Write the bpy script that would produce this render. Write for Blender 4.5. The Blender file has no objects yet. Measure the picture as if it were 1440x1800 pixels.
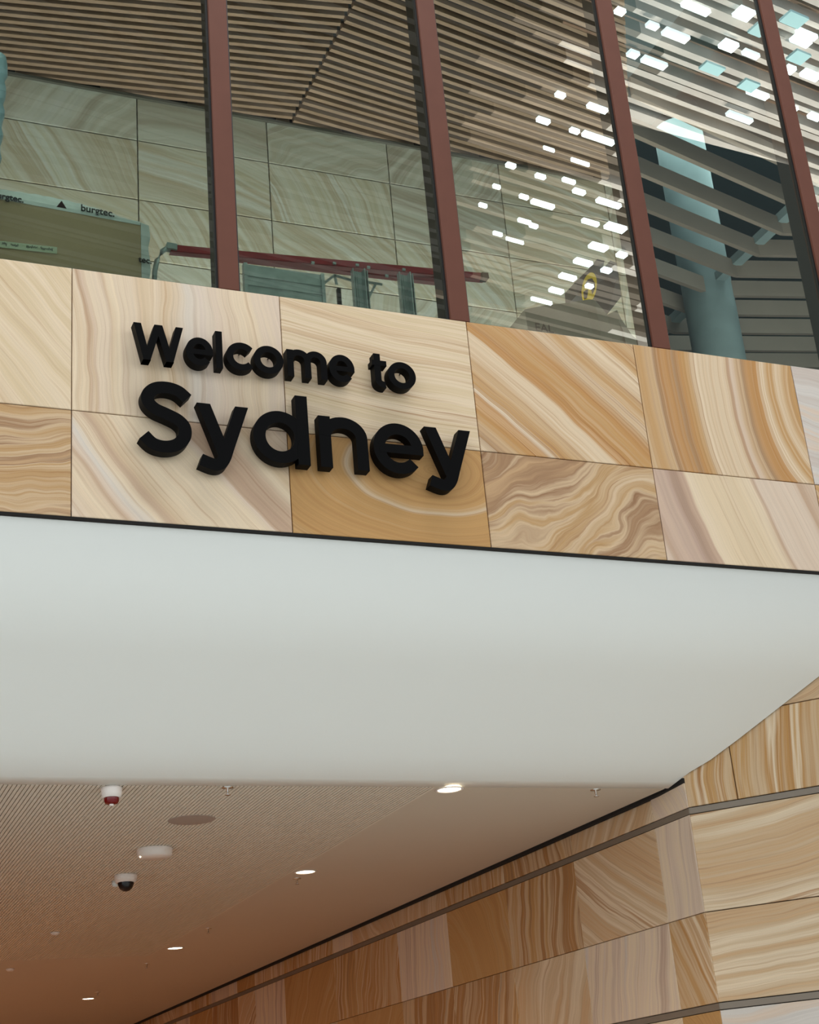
import bpy, bmesh, math, random
from mathutils import Vector, Matrix
random.seed(7)
PI = math.pi
S = bpy.context.scene
C = S.collection

# ------------------------------------------------------------------ camera
YAW, PITCH, ROLL, FPX = 0.423938, 0.394088, -0.0902955, 2640.56
D = 7.0                    # distance from the camera to the stone fascia, metres
CAM = Vector((0, 0, 1.6))
_f = Vector((math.sin(YAW)*math.cos(PITCH), math.cos(YAW)*math.cos(PITCH), math.sin(PITCH)))
_r0 = Vector((math.cos(YAW), -math.sin(YAW), 0)); _u0 = _r0.cross(_f)
_r = math.cos(ROLL)*_r0 + math.sin(ROLL)*_u0
_u = -math.sin(ROLL)*_r0 + math.cos(ROLL)*_u0
cd = bpy.data.cameras.new('camera'); cam = bpy.data.objects.new('camera', cd); C.objects.link(cam)
M3 = Matrix((_r, _u, -_f)).transposed()
cam.matrix_world = Matrix.Translation(CAM) @ M3.to_4x4()
cd.sensor_fit = 'VERTICAL'; cd.sensor_height = 24.0; cd.lens = 24.0*FPX/1800
cd.clip_start = 0.05; cd.clip_end = 500
S.camera = cam

def ray(x, y): return _f + (x-720)/FPX*_r + (900-y)/FPX*_u
def on_y(x, y, Y): v = ray(x, y); return CAM + v*(Y/v.y)
def on_z(x, y, Z): v = ray(x, y); return CAM + v*((Z-CAM.z)/v.z)
def on_x(x, y, X): v = ray(x, y); return CAM + v*(X/v.x)

# ------------------------------------------------------------------ world, lights, exposure
S.view_settings.view_transform = 'Standard'; S.view_settings.look = 'None'
S.view_settings.gamma = 1; S.view_settings.use_curve_mapping = False
S.view_settings.exposure = 0.0
w = bpy.data.worlds.new('world'); S.world = w; w.use_nodes = True
bg = w.node_tree.nodes['Background']
bg.inputs[0].default_value = (0.89, 0.95, 0.99, 1); bg.inputs[1].default_value = 1.65

def area(name, loc, target, sx, sy, power, col=(1, 1, 1), spread=None):
    l = bpy.data.lights.new(name, 'AREA'); l.shape = 'RECTANGLE'; l.size = sx; l.size_y = sy
    l.energy = power; l.color = col
    if spread: l.spread = spread
    o = bpy.data.objects.new(name, l); C.objects.link(o); o.location = loc
    o.rotation_euler = (Vector(target)-Vector(loc)).to_track_quat('-Z', 'Y').to_euler()
    return o
def spot(name, loc, target, power, col, ang, blend=.6, size=.3):
    l = bpy.data.lights.new(name, 'SPOT'); l.energy = power; l.color = col
    l.spot_size = math.radians(ang); l.spot_blend = blend; l.shadow_soft_size = size
    o = bpy.data.objects.new(name, l); C.objects.link(o); o.location = loc
    o.rotation_euler = (Vector(target)-Vector(loc)).to_track_quat('-Z', 'Y').to_euler()
    return o
area('atrium_daylight', (3.5, 3.2, 17.5), (4.5, 6.0, 5.0), 11, 4, 1010, (1.0, .97, .94))
area('gallery_bounce_fill', (5.0, 9.7, 6.3), (5.0, 9.8, 10.0), 9, 1.2, 285, (1.0, .965, .92))  # added fill hidden behind the fascia, stands in for floor bounce
area('louvre_top_fill', (10.2, 11.9, 12.6), (10.0, 12.1, 6.0), 2.6, 2.6, 95, (.85, .97, 1.0))  # added fill under the deck, brightens the column top; no opening there
area('louvre_low_fill', (10.2, 8.6, 6.4), (10.6, 11.0, 10.2), 2.5, 1.2, 50, (.95, .97, 1.0))  # added fill without a fixture, lights the louvres from below
spot('roof_fill_spot', (12.0, -1.0, 3.0), (15.0, -6.0, 15.6), 9000, (1, .93, .85), 95)  # unseen spots added to brighten the mirrored roof battens
spot('roof_fill_spot', (16.0, -2.0, 3.0), (13.5, -1.0, 15.6), 6000, (1, .97, .92), 80)

# ------------------------------------------------------------------ helpers
def obj(name, bm, mats, parent=None, label=None, cat=None, group=None, kind=None, smooth=False):
    bmesh.ops.recalc_face_normals(bm, faces=bm.faces[:])
    me = bpy.data.meshes.new(name); bm.to_mesh(me); bm.free()
    if not isinstance(mats, (list, tuple)): mats = [mats]
    for m in mats: me.materials.append(m)
    if smooth:
        for p in me.polygons: p.use_smooth = True
    o = bpy.data.objects.new(name, me); C.objects.link(o)
    if parent: o.parent = parent
    tag(o, label, cat, group, kind); return o
def tag(o, label=None, cat=None, group=None, kind=None):
    if label: o['label'] = label
    if cat: o['category'] = cat
    if group: o['group'] = group
    if kind: o['kind'] = kind
    return o
def thing(name, label, cat, loc, group=None, rotz=0):
    o = bpy.data.objects.new(name, None); C.objects.link(o); o.location = loc
    o.rotation_euler = (0, 0, rotz); o.empty_display_size = .1
    return tag(o, label, cat, group)
def hexa(bm, p, mi=0):
    """8 points: bottom ring 0-3, top ring 4-7"""
    v = [bm.verts.new(q) for q in p]
    for f in ((3, 2, 1, 0), (4, 5, 6, 7), (0, 1, 5, 4), (1, 2, 6, 5), (2, 3, 7, 6), (3, 0, 4, 7)):
        fc = bm.faces.new([v[i] for i in f]); fc.material_index = mi
    return v
def box(bm, a, b, mi=0):
    (x0, y0, z0), (x1, y1, z1) = a, b
    return hexa(bm, [(x0, y0, z0), (x1, y0, z0), (x1, y1, z0), (x0, y1, z0),
                     (x0, y0, z1), (x1, y0, z1), (x1, y1, z1), (x0, y1, z1)], mi)
def obox(bm, c, ex, ey, ez, mi=0):
    """oriented box: centre and three half-extent vectors"""
    c, ex, ey, ez = map(Vector, (c, ex, ey, ez))
    return hexa(bm, [c-ex-ey-ez, c+ex-ey-ez, c+ex+ey-ez, c-ex+ey-ez,
                     c-ex-ey+ez, c+ex-ey+ez, c+ex+ey+ez, c-ex+ey+ez], mi)
def bar(bm, a, b, w_, h_, up=(0, 0, 1), mi=0):
    a, b = Vector(a), Vector(b); d = (b-a); L = d.length; d.normalize()
    s = d.cross(Vector(up)).normalized(); t = s.cross(d).normalized()
    return obox(bm, (a+b)/2, d*L/2, s*w_/2, t*h_/2, mi)
def tube(bm, pts, r, n=10, mi=0, caps=True):
    pts = [Vector(p) for p in pts]; rings = []
    for i, p in enumerate(pts):
        d = (pts[min(i+1, len(pts)-1)]-pts[max(i-1, 0)]).normalized()
        ref = Vector((0, 0, 1)) if abs(d.z) < .9 else Vector((1, 0, 0))
        s = d.cross(ref).normalized(); t = s.cross(d)
        rr = r[i] if isinstance(r, (list, tuple)) else r
        rings.append([bm.verts.new(p+(s*math.cos(2*PI*k/n)+t*math.sin(2*PI*k/n))*rr) for k in range(n)])
    for A, B in zip(rings, rings[1:]):
        for k in range(n):
            f = bm.faces.new((A[k], A[(k+1) % n], B[(k+1) % n], B[k])); f.material_index = mi; f.smooth = True
    if caps:
        for R_ in (rings[0], rings[-1]):
            f = bm.faces.new(R_); f.material_index = mi
def lathe(bm, prof, c=(0, 0, 0), n=32, mi=0):
    c = Vector(c); rings = []
    for r, z in prof:
        if r < 1e-5: rings.append([bm.verts.new(c+Vector((0, 0, z)))])
        else: rings.append([bm.verts.new(c+Vector((r*math.cos(2*PI*k/n), r*math.sin(2*PI*k/n), z))) for k in range(n)])
    for A, B in zip(rings, rings[1:]):
        for k in range(n):
            if len(A) == 1 and len(B) == 1: continue
            if len(A) == 1: vs = (A[0], B[k], B[(k+1) % n])
            elif len(B) == 1: vs = (A[k], A[(k+1) % n], B[0])
            else: vs = (A[k], A[(k+1) % n], B[(k+1) % n], B[k])
            f = bm.faces.new(vs); f.material_index = mi; f.smooth = True

# ------------------------------------------------------------------ materials
def mat(name, col, rough=.6, metal=0., spec=.5, emit=None, es=0, noise=None, bump=0, nscale=30):
    m = bpy.data.materials.new(name); m.use_nodes = True; nt = m.node_tree; b = nt.nodes['Principled BSDF']
    b.inputs['Base Color'].default_value = (*col, 1); b.inputs['Roughness'].default_value = rough
    b.inputs['Metallic'].default_value = metal; b.inputs['Specular IOR Level'].default_value = spec
    if emit: b.inputs['Emission Color'].default_value = (*emit, 1); b.inputs['Emission Strength'].default_value = es
    if noise or bump:
        tc = nt.nodes.new('ShaderNodeTexCoord'); n = nt.nodes.new('ShaderNodeTexNoise')
        n.inputs['Scale'].default_value = nscale; n.inputs['Detail'].default_value = 5
        nt.links.new(tc.outputs['Object'], n.inputs['Vector'])
        if noise:
            r = nt.nodes.new('ShaderNodeValToRGB')
            r.color_ramp.elements[0].position = .3; r.color_ramp.elements[1].position = .7
            r.color_ramp.elements[0].color = (*[c*(1-noise) for c in col], 1)
            r.color_ramp.elements[1].color = (*[min(1, c*(1+noise)) for c in col], 1)
            nt.links.new(n.outputs['Fac'], r.inputs[0]); nt.links.new(r.outputs[0], b.inputs['Base Color'])
        if bump:
            bp = nt.nodes.new('ShaderNodeBump'); bp.inputs['Strength'].default_value = bump; bp.inputs['Distance'].default_value = .01
            nt.links.new(n.outputs['Fac'], bp.inputs['Height']); nt.links.new(bp.outputs[0], b.inputs['Normal'])
    return m
def lin(r, g, b):
    f = lambda c: (c/255/12.92) if c/255 <= .04045 else ((c/255+.055)/1.055)**2.4
    return (f(r), f(g), f(b))

CR, PK, TN, OC, BR, DK = (lin(226, 204, 174), lin(216, 194, 174), lin(206, 177, 142), lin(192, 148, 94),
                          lin(156, 120, 88), lin(116, 94, 82))
GY = lin(210, 201, 192); WH = lin(232, 220, 200); OC2 = lin(186, 134, 78); BR2 = lin(184, 150, 124)
PAL = {
 'pale':  [CR, CR, PK, CR, CR, TN, PK, CR],
 'pink':  [PK, GY, PK, CR, PK, lin(204, 180, 158), lin(186, 158, 142), PK],
 'warm':  [CR, TN, CR, lin(214, 190, 154), CR, TN, CR, lin(184, 146, 108)],
 'ochre': [CR, OC, CR, lin(184, 136, 80), TN, OC, CR, lin(172, 124, 76)],
 'wave':  [BR, CR, TN, lin(186, 148, 102), TN, lin(160, 124, 92), lin(196, 160, 120), DK],
 'brown': [TN, BR, OC, TN, lin(168, 124, 80), lin(178, 130, 80), TN, DK],
 'swirl': [TN, OC, lin(194, 154, 104), OC, lin(188, 144, 92), OC, TN, CR],
 'tan':   [TN, CR, TN, lin(205, 168, 128), TN, CR, lin(186, 146, 108), TN],
 'grey':  [GY, PK, GY, GY, lin(200, 184, 172), GY, PK, GY],
 'inner': [lin(214, 212, 200), lin(206, 200, 180), lin(214, 212, 202), lin(190, 176, 152), lin(212, 208, 194), lin(198, 188, 164), lin(214, 211, 200), lin(168, 152, 134)],
 'innerg': [lin(212, 212, 206), lin(206, 204, 196), lin(208, 206, 195), lin(178, 168, 152), lin(206, 204, 192), lin(190, 182, 165), lin(206, 204, 192), lin(165, 155, 140)],
}
def stone(pal, ang=0, curve=0, freq=2.2, warp=.25, seed=0, radial=None, fine=.35, line=.35, ak=.10, stops=None, srange=(0, 1), smix=.7):
    """banded sandstone; grain lines run at `ang` degrees in the panel's own u,v (metres)"""
    m = bpy.data.materials.new('sandstone_'+pal); m.use_nodes = True; nt = m.node_tree; N = nt.nodes; Lk = nt.links.new
    b = N['Principled BSDF']; b.inputs['Roughness'].default_value = .72; b.inputs['Specular IOR Level'].default_value = .25
    uv = N.new('ShaderNodeTexCoord'); sep = N.new('ShaderNodeSeparateXYZ'); Lk(uv.outputs['UV'], sep.inputs[0])
    def ma(op, a, b_=None, c=None):
        n = N.new('ShaderNodeMath'); n.operation = op
        for i, q in enumerate((a, b_, c)):
            if q is None: continue
            if isinstance(q, (int, float)): n.inputs[i].default_value = q
            else: Lk(q, n.inputs[i])
        return n.outputs[0]
    U, V = sep.outputs[0], sep.outputs[1]
    th = math.radians(ang)
    along = ma('ADD', ma('MULTIPLY', U, math.cos(th)), ma('MULTIPLY', V, math.sin(th)))
    perp = ma('ADD', ma('MULTIPLY', U, -math.sin(th)), ma('MULTIPLY', V, math.cos(th)))
    if radial:
        cx, cy, ax, ay = radial
        du = ma('MULTIPLY', ma('SUBTRACT', U, cx), ax); dv = ma('MULTIPLY', ma('SUBTRACT', V, cy), ay)
        perp = ma('SQRT', ma('ADD', ma('MULTIPLY', du, du), ma('MULTIPLY', dv, dv)))
        along = ma('MULTIPLY', ma('ADD', U, V), .2)
    elif curve:
        perp = ma('ADD', perp, ma('MULTIPLY', ma('MULTIPLY', along, along), curve))
    def noise(vec, scale, det, rough=.5):
        n = N.new('ShaderNodeTexNoise'); n.inputs['Scale'].default_value = scale
        n.inputs['Detail'].default_value = det; n.inputs['Roughness'].default_value = rough
        Lk(vec, n.inputs['Vector']); return n.outputs['Fac']
    def comb(x, y, z):
        n = N.new('ShaderNodeCombineXYZ')
        for i, q in enumerate((x, y, z)):
            if isinstance(q, (int, float)): n.inputs[i].default_value = q
            else: Lk(q, n.inputs[i])
        return n.outputs[0]
    wn = noise(comb(U, V, seed*3.7), 1.6, 2, .5)
    wn2 = noise(comb(U, V, seed*1.3+9), 6, 3, .5)
    s = ma('ADD', perp, ma('ADD', ma('MULTIPLY', ma('SUBTRACT', wn, .5), warp), ma('MULTIPLY', ma('SUBTRACT', wn2, .5), warp*.08)))
    big = noise(comb(ma('MULTIPLY', s, freq), ma('MULTIPLY', along, ak), seed*5.1), 1.6, 3, .55)
    mid = noise(comb(ma('MULTIPLY', s, freq*3.6), ma('MULTIPLY', along, ak*1.6), seed*7.7), 1.6, 4, .6)
    fin = noise(comb(ma('MULTIPLY', s, freq*12), ma('MULTIPLY', along, ak*3), seed*2.3), 1.7, 4, .65)
    grain = noise(comb(U, V, 0.), 220, 2, .6)
    t = ma('ADD', ma('MULTIPLY', ma('SUBTRACT', big, .5), 1.9), .5)
    t = ma('ADD', t, ma('MULTIPLY', ma('SUBTRACT', mid, .5), 1.0))
    t = ma('ADD', t, ma('MULTIPLY', ma('SUBTRACT', fin, .5), fine*.45))
    cr = N.new('ShaderNodeValToRGB'); e = cr.color_ramp.elements; P_ = PAL[pal]
    rr = random.Random(seed)
    e[0].position = 0; e[0].color = (*P_[0], 1); e[1].position = 1; e[1].color = (*P_[-1], 1)
    for i in range(1, len(P_)-1):
        q = e.new(i/(len(P_)-1)+rr.uniform(-.035, .035)); q.color = (*P_[i], 1)
    Lk(t, cr.inputs[0])
    colr = cr.outputs[0]
    if stops:                                       # bedding bands at known places across the slab
        t2 = ma('ADD', ma('DIVIDE', ma('SUBTRACT', s, srange[0]), srange[1]-srange[0]), ma('MULTIPLY', ma('SUBTRACT', mid, .5), .12))
        c2 = N.new('ShaderNodeValToRGB'); e2 = c2.color_ramp.elements
        e2[0].position = stops[0][0]; e2[0].color = (*stops[0][1], 1); e2[1].position = stops[-1][0]; e2[1].color = (*stops[-1][1], 1)
        for p_, c_ in stops[1:-1]: q = e2.new(p_); q.color = (*c_, 1)
        Lk(t2, c2.inputs[0]); mm = N.new('ShaderNodeMixRGB'); mm.inputs[0].default_value = smix
        Lk(cr.outputs[0], mm.inputs[1]); Lk(c2.outputs[0], mm.inputs[2]); colr = mm.outputs[0]
    # thin dark iron lines where the fine noise peaks
    ln = N.new('ShaderNodeMapRange'); ln.inputs['From Min'].default_value = .55; ln.inputs['From Max'].default_value = .68
    ln.inputs['To Max'].default_value = line; Lk(fin, ln.inputs['Value'])
    mx = N.new('ShaderNodeMixRGB'); mx.blend_type = 'MULTIPLY'; Lk(ln.outputs[0], mx.inputs[0]); Lk(colr, mx.inputs[1])
    mx.inputs[2].default_value = (*lin(176, 128, 84), 1)
    fin3 = noise(comb(ma('MULTIPLY', s, freq*34), ma('MULTIPLY', along, ak*6), seed*4.1), 1.7, 3, .6)
    g3 = N.new('ShaderNodeMapRange'); g3.inputs['From Min'].default_value = .25; g3.inputs['From Max'].default_value = .75
    g3.inputs['To Min'].default_value = .92; g3.inputs['To Max'].default_value = 1.06; Lk(fin3, g3.inputs['Value'])
    m3 = N.new('ShaderNodeMixRGB'); m3.blend_type = 'MULTIPLY'; m3.inputs[0].default_value = 1
    Lk(mx.outputs[0], m3.inputs[1]); Lk(g3.outputs[0], m3.inputs[2])
    g = N.new('ShaderNodeMapRange'); g.inputs['To Min'].default_value = .90; g.inputs['To Max'].default_value = 1.08; Lk(grain, g.inputs['Value'])
    mg = N.new('ShaderNodeMixRGB'); mg.blend_type = 'MULTIPLY'; mg.inputs[0].default_value = 1
    Lk(m3.outputs[0], mg.inputs[1]); Lk(g.outputs[0], mg.inputs[2])
    Lk(mg.outputs[0], b.inputs['Base Color'])
    bp = N.new('ShaderNodeBump'); bp.inputs['Strength'].default_value = .12; bp.inputs['Distance'].default_value = .003
    Lk(fin, bp.inputs['Height']); Lk(bp.outputs[0], b.inputs['Normal'])
    return m

def panel_wall(name, org, U, V, nrm, panels, thick=.03, gap=.005, flip=False, label=None, back=None, parent=None, bevel=.003):
    """stone panels with open joints over a dark backing; panels: (u0,u1,v0,v1,material)"""
    org, U, V, nrm = map(Vector, (org, U, V, nrm)); bm = bmesh.new(); uvl = bm.loops.layers.uv.new('UV')
    mats = [M_JOINT]; 
    for (u0, u1, v0, v1, m) in panels:
        if m not in mats: mats.append(m)
        mi = mats.index(m); g = gap/2
        a, b_, c, d = u0+g, u1-g, v0+g, v1-g; e = bevel
        lo = [org+U*x+V*y-nrm*thick for x, y in ((a, c), (b_, c), (b_, d), (a, d))]
        md = [org+U*x+V*y-nrm*e for x, y in ((a, c), (b_, c), (b_, d), (a, d))]
        hi = [org+U*x+V*y for x, y in ((a+e, c+e), (b_-e, c+e), (b_-e, d-e), (a+e, d-e))]
        R_ = [[bm.verts.new(p) for p in r] for r in (lo, md, hi)]
        fs = [bm.faces.new(R_[2])]
        for A, B in zip(R_, R_[1:]):
            for k in range(4): fs.append(bm.faces.new((A[k], A[(k+1) % 4], B[(k+1) % 4], B[k])))
        for f in fs:
            f.material_index = mi
            for l in f.loops:
                q = l.vert.co-org; l[uvl].uv = ((u1-q.dot(U)) if flip else (q.dot(U)-u0), q.dot(V)-v0)
    if back:
        u0, u1, v0, v1 = back
        obox(bm, org+U*(u0+u1)/2+V*(v0+v1)/2-nrm*(thick+.03), U*(u1-u0)/2, V*(v1-v0)/2, nrm*.03, 0)
    return obj(name, bm, mats, parent=parent, label=label, kind='structure')

M_JOINT = mat('joint_shadow_black', (.012, .010, .009), .9)
M_WHITE = mat('plasterboard_white', lin(235, 235, 229), .85, spec=.2, bump=.03, nscale=60)
M_CEIL = mat('ceiling_offwhite', lin(226, 216, 200), .8, spec=.2)
M_SLOT = mat('ceiling_slot_dark', lin(150, 130, 110), .9)
M_BLACK = mat('letter_black', (.0016, .0016, .0018), .5, spec=.06)
M_MULL = mat('mullion_oxide_red', lin(101, 61, 48), .6, spec=.2, noise=.05, nscale=6)
M_FIN = mat('fin_dark_bronze', lin(52, 42, 36), .5)
M_GASK = mat('gasket_black', (.006, .006, .006), .5)
M_BAT = mat('timber_batten', lin(164, 134, 114), .6, noise=.12, nscale=4)
M_DARKWOOD = mat('ceiling_void_dark', lin(20, 14, 11), .95)
M_FLOOR = mat('floor_stone_light', lin(203, 207, 205), .6, noise=.05, nscale=2)
M_PFLOOR = mat('passage_floor', lin(190, 152, 122), .5, noise=.08, nscale=2)
M_PWALL = mat('passage_far_wall', lin(176, 140, 112), .8, noise=.05)
M_DARK = mat('dark_trim_and_blocker', lin(34, 38, 38), .8)
M_GREY = mat('metal_channel_grey', lin(128, 116, 102), .5, metal=.2)
M_LOUV = mat('louvre_taupe', lin(156, 138, 126), .6, noise=.04, nscale=3)
M_CONC = mat('concrete_column', lin(150, 168, 172), .7, noise=.12, nscale=3, bump=.1)
M_TEAL = mat('teal_glass_dark', lin(14, 62, 68), .3)
M_TEALL = mat('teal_post_pale', lin(130, 190, 195), .5)
M_CARD = mat('cardboard', lin(178, 154, 124), .85, noise=.04, nscale=3)
M_PLAST = mat('white_film', lin(218, 224, 222), .35, noise=.06, nscale=18, bump=.4)
M_RED = mat('ladder_red', lin(150, 22, 34), .45, noise=.12, nscale=14)
M_ALU = mat('aluminium', lin(170, 182, 182), .42, metal=.35, noise=.12, nscale=16)
M_SHEET = mat('plastic_sheet_blue', lin(150, 178, 190), .35, noise=.12, nscale=10, bump=.4)
M_TAPE = mat('masking_tape', lin(190, 198, 170), .6)
M_INK = mat('ink_black', (.01, .01, .012), .6)
M_SIGN = mat('sign_charcoal', lin(62, 64, 68), .5)
M_YEL = mat('sign_yellow', lin(226, 188, 30), .5)
M_SHROUD = mat('dust_sheet_grey', lin(120, 118, 108), .8, noise=.06, nscale=5, bump=.2)
M_FIXW = mat('fixture_white', lin(236, 226, 218), .4)
M_REDL = mat('strobe_red', lin(110, 4, 10), .15)
M_DOME = mat('dome_black', (.006, .006, .008), .06)
M_CHROME = mat('chrome', (.7, .68, .65), .15, metal=1)
M_LAMP = mat('lamp_glow', (1, .9, .75), .5, emit=(1, .86, .62), es=14)
M_ROOFL = mat('rooflight_sky_glow', (1, 1, 1), .5, emit=(.82, .97, 1.0), es=4.5)  # emission stands in for bright sky behind the rooflight
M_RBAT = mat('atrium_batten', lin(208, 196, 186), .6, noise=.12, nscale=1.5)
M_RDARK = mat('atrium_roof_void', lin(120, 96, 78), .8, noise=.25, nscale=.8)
M_RMID = mat('atrium_batten_halfshade', lin(112, 97, 84), .7)  # half-shade of the roof battens put into the colour
M_RLOW = mat('atrium_shade_dark', lin(30, 25, 22), .85)  # deep shade of the left roof put into the colour
M_ROOFP = mat('rooflight_sky_pale', (1, 1, 1), .5, emit=(.86, .97, 1.0), es=1.9)  # weaker emission for the dimmer patches of sky
M_RTEAL = mat('atrium_glass_baffle', lin(190, 228, 230), .3)

def glass_mat():
    m = bpy.data.materials.new('window_glass'); m.use_nodes = True; nt = m.node_tree; N = nt.nodes
    N.remove(N['Principled BSDF']); out = N['Material Output']
    tr = N.new('ShaderNodeBsdfTransparent'); tr.inputs[0].default_value = (.83, .90, .85, 1)
    gl = N.new('ShaderNodeBsdfGlossy'); gl.inputs['Roughness'].default_value = 0.0; gl.inputs[0].default_value = (.92, 1, .98, 1)
    mx = N.new('ShaderNodeMixShader'); nt.links.new(tr.outputs[0], mx.inputs[1]); nt.links.new(gl.outputs[0], mx.inputs[2])
    ge = N.new('ShaderNodeNewGeometry'); ma = N.new('ShaderNodeMath'); ma.operation = 'MULTIPLY_ADD'
    ma.inputs[1].default_value = -.36; ma.inputs[2].default_value = .36
    nt.links.new(ge.outputs['Backfacing'], ma.inputs[0]); nt.links.new(ma.outputs[0], mx.inputs[0])
    nt.links.new(mx.outputs[0], out.inputs[0]); return m
M_GLASS = glass_mat()

# ------------------------------------------------------------------ setting: floors
k = .803*D                                    # x of the passage wall
ZC = CAM.z+.3633*k                            # passage ceiling
zt, zm, zb = CAM.z+.6392*D, CAM.z+.5166*D, CAM.z+.4310*D
bm = bmesh.new(); box(bm, (-40, -40, -.2), (40, D+2.4, 0)); obj('floor', bm, M_FLOOR, kind='structure')
bm = bmesh.new(); box(bm, (-14, D+2.4, -.2), (k+.5, 32, 0)); obj('floor', bm, M_PFLOOR, kind='structure')

# ------------------------------------------------------------------ fascia of sandstone panels
ju = [-.3182, -.1502, .0178, .1858, .3530, .5204, .6852, .8565, 1.02]
ju = [q*D for q in ju]
up = [stone('warm', -50, .1, 1.6, .3, 1), stone('pale', -40, .1, 2, .3, 2),
      stone('warm', -47, .10, 2.0, .12, 3, fine=.25, line=.25),
      stone('pale', 88, -.12, 2.2, .16, 14, fine=.35, line=.3, srange=(-1.2, .1), smix=.6, stops=[(0, PK), (.15, CR), (.3, PK), (.42, GY), (.5, TN), (.53, CR), (.6, TN), (.64, CR), (.82, CR), (.845, BR2), (.87, CR), (1, CR)]),
      stone('warm', -10, -.06, 3.4, .07, 5, fine=.5, line=.5),
      stone('ochre', -40, .06, 3.4, .08, 6, fine=.7, line=.5, srange=(0, 1.4), stops=[(0, CR), (.05, BR), (.09, TN), (.12, OC), (.20, OC2), (.225, WH), (.25, OC), (.34, TN), (.365, CR), (.43, CR), (.45, OC2), (.55, OC), (.60, OC2), (.66, TN), (.69, CR), (.73, OC), (.78, TN), (.80, CR), (.85, CR), (.87, OC), (1, TN)]),
      stone('ochre', 0, 0, 3.2, .06, 7, radial=(1.45, .62, 1.0, .62), fine=.7, line=.4, srange=(.3, 1.5), stops=[(0, OC), (.08, CR), (.11, OC), (.17, CR), (.20, OC2), (.27, OC2), (.30, BR), (.32, TN), (.37, PK), (.40, BR2), (.42, CR), (.58, CR), (.62, TN), (.66, OC), (.70, OC2), (.72, BR), (.755, OC2), (.80, OC2), (.83, BR), (.86, TN), (.92, OC), (1, TN)]),
      stone('grey', -12, .2, 2, .3, 8, line=.2)]
lo = [stone('pale', 0, 0, 2, .3, 11), stone('warm', 10, 0, 2, .3, 12),
      stone('wave', 4, .05, 3.2, .35, 13, fine=.4),
      stone('pale', -52, -.12, 1.9, .10, 15, fine=.25, line=.3, srange=(0, 1.3), smix=.75, stops=[(0, PK), (.12, CR), (.16, BR2), (.18, PK), (.23, GY), (.26, CR), (.30, BR2), (.32, TN), (.40, CR), (.58, CR), (.60, PK), (.615, BR2), (.66, lin(178, 142, 116)), (.74, lin(196, 164, 138)), (.78, CR), (.82, TN), (1, PK)]),
      stone('swirl', 0, 0, 2.0, .14, 16, radial=(.85, .45, .8, 1.5), fine=.3, line=.25),
      stone('wave', 16, -.1, 1.7, .62, 27, fine=.45, line=.4, ak=.2),
      stone('pale', -70, -.10, 1.5, .08, 18, fine=.2, line=.25, srange=(0, 1.35), smix=.8, stops=[(0, PK), (.06, BR2), (.10, lin(198, 168, 148)), (.17, lin(190, 160, 142)), (.235, lin(160, 126, 108)), (.27, lin(196, 162, 138)), (.285, CR), (.36, lin(222, 198, 164)), (.55, lin(220, 196, 162)), (.62, CR), (.64, BR2), (.66, PK), (.85, PK), (.88, BR2), (1, PK)]),
      stone('ochre', -50, 0, 2.2, .2, 19)]
pn = []
for i in range(8):
    pn.append((ju[i], ju[i+1], zm, zt, up[i])); pn.append((ju[i], ju[i+1], zb, zm, lo[i]))
panel_wall('wall_front', (0, D, 0), (1, 0, 0), (0, 0, 1), (0, -1, 0), pn, thick=.035,
           label='front bulkhead clad in banded sandstone panels carrying the black lettering',
           back=(ju[0], ju[-1], zb+.02, zt-.01))

# ------------------------------------------------------------------ white sloping bulkhead and passage ceiling
prof = [(D+.030, zb-.012)]
knee = [(1.366, .4560), (1.443, .4015), (1.470, .3835), (1.490, .3735), (1.508, .3665), (1.529, .3633)]
prof += [(a*k, CAM.z+b*k-.010) for a, b in knee]
def flare_x(y): return k+max(0., (1.498*k-y))/1.11         # x of the right-hand wall at depth y
bm = bmesh.new(); rows = []
for y, z in prof: rows.append([bm.verts.new((x, y, z)) for x in (-8, flare_x(y)-.018)])
for A, B in zip(rows, rows[1:]): bm.faces.new((A[0], A[1], B[1], B[0])).smooth = True
rows2 = [[bm.verts.new((v.co.x, v.co.y+.02, v.co.z+.06)) for v in r] for r in rows]
for A, B in zip(rows2, rows2[1:]): bm.faces.new((A[0], A[1], B[1], B[0]))
for r, r2 in ((rows[0], rows2[0]), (rows[-1], rows2[-1])): bm.faces.new((r[0], r[1], r2[1], r2[0]))
obj('ceiling', bm, M_WHITE, kind='structure', label='white sloping bulkhead curving down to the passage ceiling')
# black shadow line under the stone
bm = bmesh.new(); box(bm, (-8, D+.006, zb-.010), (flare_x(D)-.03, D+.10, zb+.03)); obj('trim_1', bm, M_JOINT, kind='structure')

yc0 = 1.529*k; ycs = CAM.y+1.529*k
cm = bmesh.new()
box(cm, (-8, yc0, ZC), (k-.035, 30, ZC+.1), 0)
xs = -1.0; n = 0
obj('ceiling', cm, M_CEIL, kind='structure', label='low passage ceiling with fine lengthwise slots')
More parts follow.
